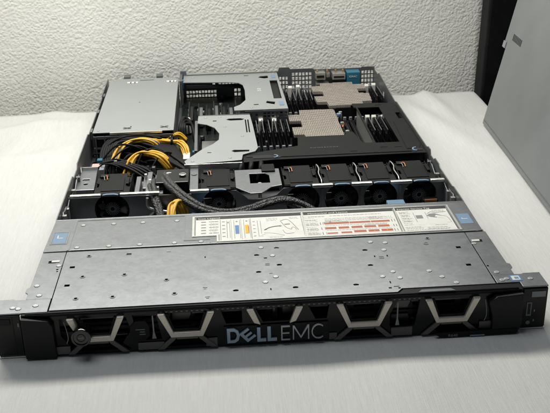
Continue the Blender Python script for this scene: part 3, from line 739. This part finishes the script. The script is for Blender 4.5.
# ear plates: ears stick out 24 mm beyond the body on each side
for sgn in (-1, 1):
    pts = [(sgn*195.6, 1), (sgn*241, 1), (sgn*241, 25), (sgn*228, 25.4), (sgn*226, 23.6), (sgn*195.6, 23.6)] if sgn < 0 else [(197.4, 9.2), (218, 9.2), (218, .6), (241, .6), (241, 25), (226, 25), (224, 23.6), (197.4, 23.6)]
    ear = build('rack_ear', MB().prism(pts, 42.0, 43.4), 'zinc', srv, .3)
    xa, xb = sorted((sgn*218.4, sgn*241)); build('ear_body', MB().box(xa, xb, 3, 24, .8, 41.9), 'zinc_dark', ear)
    build('ear_face', MB().box(xa+.3, xb-.3, -.6, 2.9, 2, 41.6), 'gloss', ear, .6)
    build('ear_foot', MB().box(xa, xb, -1.2, 2.6, .7, 1.7), 'edge', ear)
    for x, y in (((-226, 10), (-221, 8), (-207, 12)) if sgn < 0 else ((229, 14), (208, 16), (203.4, 14))): rivet(x, y, 43.4, ear)
    if sgn > 0:
        build('latch_lever', MB().box(226, 238.6, -1.5, -.65, 33, 38.5), 'grey', ear, .4)
        build('usb_port', MB().box(222.4, 227.2, -1.3, -.65, 14, 28), 'wgrey', ear, .3)
        build('usb_cavity_shade', MB().box(223.6, 226.0, -1.5, -1.31, 16, 26.5), 'void', ear)  # dark patch in place of the shaded port opening
        build('power_button', MB().cyl((225, -.65, 7.2), 2.0, -.7, 'y', 16), 'wgrey', ear, .2)
        build('status_light', MB().box(229.6, 230.5, -.9, -.62, 18, 20), 'grey', ear)
        build('status_light', MB().box(229.6, 230.5, -.9, -.62, 8, 10), 'grey', ear)
        sk = build('sticker', MB().box(211.4, 221.4, 11, 21.6, 43.42, 43.6), 'blue', ear)
        build('sticker_face', MB().box(212.8, 220, 12.6, 20, 43.62, 43.7), 'paper', sk)
        build('sticker_print', MB().box(215.2, 219, 14.4, 18, 43.72, 43.78), 'pale_blue', sk)
    else:
        build('latch_lever', MB().box(-240, -227, -1.5, -.65, 33, 39), 'chip', ear, .4)
        build('panel_line', MB().box(-225.6, -225.0, -.9, -.62, 3, 41), 'chip', ear)
        build('status_light', MB().box(-221.4, -220.2, -.95, -.62, 31, 34.6), 'grey', ear)
        build('edge_strip', MB().box(-218.2, -217.5, -1.4, 2, 1, 42), 'edge', ear)

# rear cover with the labels
rc = build('rear_cover', MB().prism([(-217.6, 114.6), (210, 114.6), (215.4, 116), (216.4, 187), (-216, 187)], 42.2, 43.6, [rect(-195.2, 112.9+1.9, -193, 116.2), circ(-56, 117, 1.2, 10)]), 'zinc', srv, .2)
build('front_seam', MB().box(-191, 209, 114.7, 115.9, 43.6, 44.2), 'edge', rc, .3)
build('rear_lip', MB().box(-215.6, 215.8, 186.2, 188.4, 36, 43.9), 'zinc', rc, .5)
for x, y in ((-186, 172), (-155, 172), (-125, 172), (-186, 121), (-155, 121), (-125, 121), (-65, 121), (-91, 121), (-90, 172)): rivet(x, y, 43.6, rc)
mb = MB(); mb.box(-193.6, -192.8, 118, 183, 43.6, 43.9); mb.box(-193, -82, 183, 183.8, 43.6, 43.9); mb.box(-82, -81.2, 125, 183.8, 43.6, 43.9); mb.box(-82, -56, 124.4, 125.2, 43.6, 43.9)
build('pressed_outline', mb, 'zinc', rc)
for (x0, x1) in ((-212, -199), (198.4, 211.6)):
    s_ = build('touch_sticker', MB().box(x0, x1, 132, 156, 43.62, 43.8), 'pale_blue', rc)
    fr = [(x0-2, 130), (x1+2, 130), (x1+2, 158), (x0-2, 158)]
    if x0 < 0: build('sticker_frame', MB().prism(fr, 43.62, 43.86, [rect(x0-.4, 131.6, x1+.4, 156.4)]), 'zinc_dark', s_)
    xm = (x0+x1)/2
    build('lock_mark', MB().box(xm-3, xm+3, 143.4, 144.4, 43.8, 43.86).box(xm-3, xm-2, 144.4, 150 if x0 < 0 else 146, 43.8, 43.86), 'paper', s_)
# recessed label bed and bright frame
bd = build('label_frame', MB().prism([(-74, 179.4), (196, 179.4), (196, 117.8), (-49.5, 117.8), (-49.5, 131.6), (-74, 131.6)], 43.62, 44.3, [[(-71.6, 177.6), (-71.6, 133.4), (-47.4, 133.4), (-47.4, 119.6), (194, 119.6), (194, 177.6)]]), 'edge', rc, .2)
Z = 43.66
def ink(L, m, par, name='print', z=Z+.13):
    if len(L) <= 3:
        for x0, y0, x1, y1 in L: build(name, MB().box(x0, x1, y0, y1, z, z+.05), m, par)
        return
    mb = MB()
    for x0, y0, x1, y1 in L: mb.box(x0, x1, y0, y1, z, z+.05)
    return build(name, mb, m, par)
def lines(x0, x1, y0, y1, n, h=.7, jag=.5):
    out = []
    for k in range(n):
        y = y1-(k+.5)*(y1-y0)/n; x = x0
        xe = x1-random.random()*jag*(x1-x0)
        while x < xe:
            wd = random.uniform(1.2, 4.2); out.append((x, y-h/2, min(x+wd, xe), y+h/2)); x += wd+.7
    return out
l1 = build('information_label', MB().prism([(-70.4, 176.6), (39.4, 176.6), (38.4, 120.4), (-46.6, 120.4), (-46.6, 134.4), (-70.4, 134.4)], Z, Z+.12), 'paper', rc)
ink([(-70.2, 170.8, 39, 176.4)], 'ink', l1, 'title_band')
text('lettering', 'Icon Legend', -68, 171.9, Z+.25, 4.4, 'paper', l1, sx=1.05, thick=.03)
ink([(-65, 164-k*6.6, -60, 166.2-k*6.6) for k in range(5)]+lines(-57, -47, 135, 169, 5, 1.3, .1), 'ink_grey', l1)
ink([(-45.6, 121, -45, 169), (-34.6, 121, -34.2, 169), (-24.4, 121, -24, 169), (-14.6, 121, -14, 169), (38.0, 121, 38.6, 170)], 'ink_grey', l1)
ink([(-43.6, 163-k*8.6, -40.6, 164.8-k*8.6) for k in range(5)], 'ink_grey', l1)
ink([(-39, 126, -38.4, 166), (-36.2, 126, -35.7, 166), (-38.2, 160, -36.6, 163)], 'ink_grey', l1)
for x, c_ in ((-28.5, 'blue'), (-18.4, 'yellow')):
    ink([(x-3.2, 124, x-2.7, 167), (x+2.7, 124, x+3.2, 167), (x-1, 162, x+1, 164.5)], 'ink_grey', l1)
    ink([(x-2.0, 134, x+2.0, 154)], c_, l1, 'colour_bar', Z+.19)
ink([(-17.2, 135, -16.4, 151)], 'red', l1, 'colour_bar', Z+.25)
ink([(-12.4, 160-k*8.4, -10, 161.4-k*8.4) for k in range(5)]+[(-7.6, 126, -7.1, 163), (-4.6, 132, -4.1, 162), (-7.6, 126, -3, 126.6), (-4.6, 129, -1, 129.6)], 'ink_grey', l1)
def stroke(pts, r, m, par, name='drawing'):
    return build(name, MB().tube([(x, y, Z+.15) for x, y in pts], r, 6), m, par)
def shape(pts, m, par, z=Z+.14, name='drawing'):
    return build(name, MB().prism(pts, z, z+.05), m, par)
ink(lines(-56, -47, 137, 167, 9, .6, .2)+lines(2, 14, 160, 168, 3, .7, .2)+lines(3, 16, 121.4, 123.4, 1, .6, .2)+lines(26, 36, 163, 168, 2, .7, .2), 'ink_grey', l1)
stroke([(-1, 140), (4, 144.6), (10, 147), (16, 147.6)], .55, 'ink_grey', l1)
shape([(-2, 139), (1.6, 140), (.4, 143)], 'ink_grey', l1); shape([(14.6, 149.2), (17.6, 147.6), (14.6, 146)], 'ink_grey', l1)
shape([(-2, 133), (8, 131), (18, 125.4), (3, 124.6), (1, 129)], 'white', l1)
shape([(16.4, 159.6), (24.6, 161.4), (32.6, 138), (28, 130), (20, 129.6), (17.4, 138), (21, 144)], 'white', l1)
stroke([(16.4, 159.6), (24.6, 161.4), (33, 137)], .3, 'ink_grey', l1); stroke([(16.4, 159.6), (21, 144), (26, 138.6), (27, 143), (30, 142), (31, 137)], .3, 'ink_grey', l1)
stroke([(17.4, 138), (20, 129.6), (28, 130)], .25, 'ink_grey', l1); shape([(19.6, 151.6), (25.4, 152.4), (25.8, 150), (20.4, 149.4)], 'ink_grey', l1, Z+.2)
stroke([(-2, 133), (8, 131), (18, 125.4)], .25, 'ink_grey', l1)

l2 = build('layout_label', MB().prism([(41.2, 176.6), (136, 176.6), (134.8, 120.6), (39.6, 120.6)], Z, Z+.12), 'paper', rc)
ink([(41.4, 170.8, 135.8, 176.4)], 'ink', l2, 'title_band')
text('lettering', 'Mechanical and Layout', 46, 171.9, Z+.25, 4.4, 'paper', l2, sx=1.05, thick=.03)
ink(lines(46, 66, 162, 168.5, 1, 1.2, .2)+lines(68, 128, 163, 168.5, 1, 1.0, .2)+lines(42, 54, 154, 160, 1, 1.0, .1)+lines(62, 80, 152.6, 155, 1, .9, .1)+lines(108, 134, 152, 160, 2, .9, .2), 'ink_grey', l2)
ink(sum([lines(42, 55, y, y+5, 2, .9, .2) for y in (145, 133, 122.4)], []), 'ink_grey', l2)
ink([(56.4, 145, 57, 151), (59, 145, 59.4, 151), (56.4, 133.5, 57, 139), (60, 133.5, 60.4, 139), (56.4, 122.5, 57, 128), (60, 122.5, 60.4, 128), (130, 145, 130.6, 151), (133, 145, 133.5, 151), (130, 134, 130.6, 139), (132.6, 134, 133.2, 139), (129, 123.5, 129.6, 129), (132, 123.5, 132.5, 129)], 'ink', l2)
ink([(60.6, 145.6, 86, 149.8), (86.6, 145.6, 108, 149.8), (108.5, 145.6, 128, 149.8)]+[(a, 134.2, b_, 139) for a, b_ in ((60.6, 71.4), (73.8, 84.4), (86.8, 98), (100, 112), (114, 125.6))]+[(a, 124, b_, 129) for a, b_ in ((88, 100.4), (102.6, 113.6), (115.8, 127.4))]+[(61, 123.4, 71.6, 126.4), (75, 123.4, 85.8, 127)], 'red', l2, 'colour_bar')
ink([(60+k*6.6, 147.4, 60.5+k*6.6, 149.9) for k in range(10)]+[(62+k*8.8, 136.4, 62.5+k*8.8, 139.1) for k in range(7)], 'ink_grey', l2, z=Z+.2)
ink(lines(62, 127, 152.4, 160.5, 3, .7, .25)+lines(61, 127, 141.2, 144.4, 1, .7, .1)+lines(61, 127, 130.4, 132.6, 1, .7, .1)+lines(41, 55, 121.6, 168, 11, .6, .3), 'ink_grey', l2)
ink([(60, 150.4, 86, 151.4), (101, 140.2, 124, 141)], 'ink_grey', l2); ink([(66, 150, 68, 152.2)], 'blue', l2, 'colour_bar', Z+.2)
ink([(108, 124.4, 109, 126), (121, 125.4, 122, 127.6), (113.8, 136, 114.6, 138)], 'yellow', l2, 'colour_bar', Z+.2)
for x0, x1 in ((38.9, 40.4), (136.6, 138.0)): build('frame_divider', MB().prism([(x0+.6, 178), (x1+.6, 178), (x1-.8, 119.4), (x0-.8, 119.4)], 43.62, 44.3), 'edge', bd, .1)

l3 = build('service_label', MB().prism([(138.6, 176.6), (193, 176.6), (192.6, 120.6), (137, 120.6)], Z, Z+.12), 'paper', rc)
ink([(138.6, 170.8, 192.8, 176.4)], 'ink', l3, 'title_band')
text('lettering', 'Express Service Tag', 140.4, 171.9, Z+.25, 4.3, 'paper', l3, sx=1.0, thick=.03)
ink([(192.0, 121, 192.7, 170), (138, 121, 138.6, 169)], 'ink', l3)
ink(lines(141, 148, 162, 166, 1, .9, .1)+lines(142, 153, 140, 160, 3, .9, .3)+lines(141, 160, 125, 131, 2, .8, .2)+lines(163, 186, 123, 129, 2, .8, .2), 'ink_grey', l3)
ink([(156.6, 149, 163.6, 157), (155.2, 140, 155.7, 164), (168, 143, 168.5, 164)], 'ink_grey', l3)
shape([(155, 140), (160, 146.6), (164, 140), (164, 134.6), (155.6, 134.4)], 'white', l3); shape([(166.6, 150), (170, 146), (173.6, 134.6), (166.4, 134.6)], 'white', l3)
shape([(168, 155.4), (172, 159.6), (177.4, 160.2), (184, 154), (177, 149.6), (171.6, 151.6)], 'ink_grey', l3)
ink(lines(141, 153, 133, 168, 9, .7, .4)+lines(176, 190, 163.6, 168.6, 2, .7, .2)+lines(172, 186, 131, 134, 1, .7, .2)+lines(141, 188, 121.4, 124, 1, .7, .1), 'ink_grey', l3)
stroke([(170, 160), (174, 164), (178, 162), (190, 163)], .28, 'ink_grey', l3)
shape([(178, 156), (188, 151), (190, 138), (185.6, 137), (184.6, 147), (176, 152)], 'white', l3, Z+.2)
stroke([(178, 156), (188, 151), (190, 138)], .25, 'ink_grey', l3)

# --- front: drives behind the bezel
for k in range(4):
    for r in range(2):
        x0 = -190+k*97; z0 = 3.6+r*18
        d = build('drive_carrier', MB().prism(rect(x0, z0, x0+93, z0+16.6), 11, 16, [rect(x0+22, z0+3, x0+60, z0+6), rect(x0+22, z0+9.5, x0+60, z0+13), rect(x0+66, z0+4, x0+84, z0+12)], 'y'), 'drive', ch, .4)
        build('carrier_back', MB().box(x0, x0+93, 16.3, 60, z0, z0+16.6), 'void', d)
        build('carrier_handle', MB().prism([(x0+2, z0+2.4), (x0+17, z0+2.4), (x0+19, z0+8), (x0+17, z0+14), (x0+2, z0+14)], 8.4, 10.9, axis='y'), 'bronze', d, .5)
        build('carrier_rail', MB().box(x0+20, x0+90, 9.8, 10.9, z0+7.2, z0+8.4), 'grey', d, .3)
        build('carrier_light', MB().box(x0+86.6, x0+88, 10.2, 10.9, z0+11, z0+13), 'grey', d)
for x in (-98.4, -1.4, 95.6): build('bay_divider', MB().box(x-1, x+1, 10, 40, 2, 41), 'zinc_dark', ch)
build('bay_plate', MB().prism(rect(-195, 34, 196, 41), 5, 6.2, [rect(-190+i*8, 35.4, -185+i*8, 38.4) for i in range(47)], 'y'), 'zinc_dark', ch)

# --- bezel
bz = build('bezel', MB().prism([(-216.6, .8), (140, .8), (216.6, .8), (216.6, 40.4), (-216.6, 40.4)], -2.0, 3.0,
        [[(-188, 34), (-170, 9), (-172, 4), (-190, 4)] if False else [(-186, 37), (-186, 20), (-178.5, 8), (-186, 4), (-127, 4), (-134, 10), (-126, 22), (-130, 37)],
         [(-126, 37), (-124, 24), (-117, 12), (-112, 11), (-112, 4), (-100, 4), (-110, 16), (-106, 37)] if False else [(-124, 37), (-120, 12), (-100, 12), (-104, 37)],
         [(-98, 37), (-90, 20), (-66, 20), (-57, 37)], [(-88, 12), (-68, 12), (-60, 4), (-96, 4)],
         [(-48, 37), (-44, 24), (-30, 24), (-30, 37)], [(-18, 37), (-12, 24), (12, 24), (16, 37)], [(28, 37), (34, 24), (44, 24), (46, 37)],
         [(57, 37), (66, 20), (89, 20), (97, 37)], [(66, 12), (88, 12), (96, 4), (58, 4)],
         [(106, 37), (100, 24), (100, 12), (122, 12), (126, 37)],
         [(136, 37), (146, 19), (169, 19), (174, 37)], [(146, 12), (170, 12), (176, 6), (138, 6)]], 'y'), 'gloss', srv, .3)
build('top_lip', MB().prism([(-217, -2.6), (217.4, -2.6), (217.4, 8.4), (112.6, 8.4), (107.6, 2.6), (-217, 2.6)], 40.6, 42.6), 'black', bz, .5)
build('top_ridge', MB().box(-214, 214, -1.6, .4, 42.6, 43.4), 'gloss', bz, .4)
build('release_catch', MB().prism([(124, -1), (158, -1), (154, 3), (128, 3)], 43.5, 44.4), 'wgrey', bz, .4)
for i in range(54):
    pass
lip = MB()
for i in range(52): lip.box(-100+i*4.4, -98.2+i*4.4, -2.35, -2.02, 38.2, 39.4)
build('lip_perforation', lip, 'bronze', bz)
def bars(m, L, y0, y1, name):
    for pts in L: build(name, MB().prism(pts, y0, y1, axis='y'), m, bz, .5)
# five chevrons: pale upper braces, dark lower legs
for i, cx in enumerate((-155, -78, -1.5, 76.5, 154.5)):
    W = 24.5
    up_l = [(cx-W, 38.2), (cx-W+6.2, 38.2), (cx-11.0, 19.6), (cx-13.6, 14.6)]
    up_r = [(cx+W, 38.2), (cx+W-6.2, 38.2), (cx+11.0, 19.6), (cx+13.6, 14.6)]
    if i == 2:
        up_l = [(cx-W, 38.2), (cx-W+6.2, 38.2), (cx-12.5, 22.6), (cx-18.2, 24.6)]
        up_r = [(cx+W, 38.2), (cx+W-6.2, 38.2), (cx+12.5, 22.6), (cx+18.2, 24.6)]
        build('accent_brace', MB().prism(up_l, -5.6, -2.4, axis='y'), 'bar', bz, .6); build('accent_brace', MB().prism(up_r, -5.6, -2.4, axis='y'), 'bar', bz, .6)
        continue
    build('accent_brace', MB().prism([(cx-W, 38.2), (cx-W+6.2, 38.2), (cx-11.4, 19.4), (cx+11.4, 19.4), (cx+W-6.2, 38.2), (cx+W, 38.2), (cx+13.8, 14.8), (cx-13.8, 14.8)], -5.8, -2.4, axis='y'), 'bar', bz, .7)
    build('inner_brace', MB().prism([(cx-W+6.8, 37.4), (cx-W+9, 37.4), (cx-10.6, 22), (cx+10.6, 22), (cx+W-9, 37.4), (cx+W-6.8, 37.4), (cx+11.2, 19.8), (cx-11.2, 19.8)], -3.2, -2.1, axis='y'), 'black', bz, .3)
    for sg in (-1, 1):
        build('lower_brace', MB().prism([(cx+sg*8.6, 14.4), (cx+sg*13.8, 14.4), (cx+sg*26.5, 2.2), (cx+sg*20.5, 2.2), (cx+sg*10.6, 11.6)], -4.4, -2.1, axis='y'), 'bronze', bz, .5)
    build('lower_brace', MB().box(cx-9.4, cx+9.4, -4.4, -2.1, 11.8, 14.4), 'bronze', bz, .5)
for x0, x1, h in ((-121, -98, 9.6), (-192, -179, 10), (-62, -52, 11), (101, 120, 11), (180, 191, 12.5), (46, 53, 9)): build('foot_block', MB().box(x0, x1, -3.6, -2.05, 2.6 if x1 < 170 else 5, h), 'bronze', bz, .5)
for x in (-107, 106, -182, 184): 
    if abs(x) < 180: build('guide_pin', MB().prism([(x-1.4, 13), (x+2.4, 13), (x+1.0, 20), (x+.9, 36), (x-.2, 36), (x-.3, 20)], -2.9, -2.05, axis='y'), 'grey', bz, .3)
    else: build('guide_pin', MB().tube([(x, -2.6, 34), (x+1.5, -2.6, 26), (x+2, -2.6, 18), (x+.4, -2.6, 13)], .4), 'grey', bz)
hexl = build('badge', MB().prism([(-127, 26), (-122, 31.5), (-113, 31.5), (-110, 26), (-110, 16), (-114, 12.4), (-123, 12.4), (-127, 18)], -3.0, -2.05, axis='y'), 'black', bz, .5)
for k, (a, b_) in enumerate(((-122, -114), (-118.4, -114), (-118.8, -113.6))): build('badge_print', MB().box(a, b_, -3.12, -3.02, 22.6-k*2.4, 23.5-k*2.4), 'wgrey', hexl)
# end blocks with slanted inner edges
build('end_block', MB().prism([(-217, 41.2), (-194, 38), (-191, 33), (-190.6, .8), (-193, .8), (-217, 1.6)], -7.0, -2.05, axis='y'), 'mesh', bz, .8)
build('end_block', MB().prism([(217, 40.4), (193, 38.6), (186, 33.6), (190, 20), (191, .8), (214, 1.0), (217, 9)], -7.6, -2.05, axis='y'), 'mesh', bz, .8)
tabp = build('release_tab', MB().prism([(139, 5.2), (214, 6.4), (212.6, .8), (148, .5), (144, 1.2)], -8.4, -7.7 if False else -5.9, axis='y'), 'black', bz, .4)
text('lettering', 'R640', 151.2, -8.46, 1.5, 3.6, 'grey', tabp, stand=True, sx=1.15, thick=.04)
build('tab_stripe', MB().box(171, 184, -8.9, -8.42, 1.0, 2.3), 'pale_blue', tabp, .2)
# knob
M['knob'] = mat('polished_black_knob', (.004, .004, .005), .12, 0, .1, 100, spec=.6)
kn = build('lock_barrel', MB().cyl((-167, -2, 24.5), 7.8, -11.5, 'y', 32), 'knob', bz, .6)
build('lock_rim', MB().ring((-167, -14.4, 24.5), 6.4, 8.4, 1.2, 'y', 32), 'knob', kn, .5)
build('lock_slot', MB().box(-169.4, -164.6, -13.75, -13.52, 23.8, 25.2), 'wgrey', kn)
build('lock_core', MB().ring((-167, -13.8, 24.5), 3.2, 3.8, .28, 'y', 24), 'chip', kn)
# lettering of the logo, cut out as solid letters
def letter(L, m, name='logo_letter', holes=()):
    return build(name, MB().prism(L, -5.4, -3.6, holes, 'y'), m, bz, .12)
zb, zt = 5.6, 20.0
Hh = zt-zb
def rr(pts): return [(x, zb+z*Hh) for x, z in pts]
letter(rr([(-43.6, 0), (-37, 0), (-33.8, .16), (-32.4, .5), (-33.8, .84), (-37, 1), (-43.6, 1)]), 'logo', holes=[rr([(-40.8, .2), (-37.4, .2), (-35.8, .3), (-35.1, .5), (-35.8, .7), (-37.4, .8), (-40.8, .8)])])
# tilted E
E_ = [(0, 0), (9.6, 0), (9.6, 2.6), (2.8, 2.6), (2.8, 4.9), (9.0, 4.9), (9.0, 7.4), (2.8, 7.4), (2.8, 9.8), (9.6, 9.8), (9.6, 12.4), (0, 12.4)]
a = math.radians(38); letter([(-25.6+(x-4.8)*math.cos(a)-(z-6.2)*math.sin(a)*.95, zb+Hh/2+(x-4.8)*math.sin(a)+(z-6.2)*math.cos(a)*.86) for x, z in E_], 'logo')
letter(rr([(-17.4, 0), (-9.6, 0), (-9.6, .2), (-14.4, .2), (-14.4, 1), (-17.4, 1)]), 'logo')
letter(rr([(-8.4, 0), (-.2, 0), (-.2, .2), (-5.4, .2), (-5.4, 1), (-8.4, 1)]), 'logo')
letter(rr([(3.6, 0), (11.4, 0), (11.4, .08), (4.8, .08), (4.8, .46), (10.8, .46), (10.8, .54), (4.8, .54), (4.8, .92), (11.4, .92), (11.4, 1), (3.6, 1)]), 'logo_pale')
letter(rr([(13.8, 0), (14.9, 0), (14.9, .84), (20.7, .1), (21.3, .1), (27.1, .84), (27.1, 0), (28.2, 0), (28.2, 1), (26.8, 1), (21, .23), (15.2, 1), (13.8, 1)]), 'logo_pale')
cpts = []; 
for k in range(25):
    t_ = math.radians(48+k*264/24); cpts.append((36.4+6.2*math.cos(t_), zb+Hh/2+Hh/2*1.02*math.sin(t_)))
for k in range(24, -1, -1):
    t_ = math.radians(48+k*264/24); cpts.append((36.6+5.3*math.cos(t_), zb+Hh/2+Hh/2*.88*math.sin(t_)))
letter(cpts, 'logo_pale')
build('logo_backing', MB().box(-46, 45, -3.5, -2.05, 4.2, 21.6), 'gloss', bz, .4)
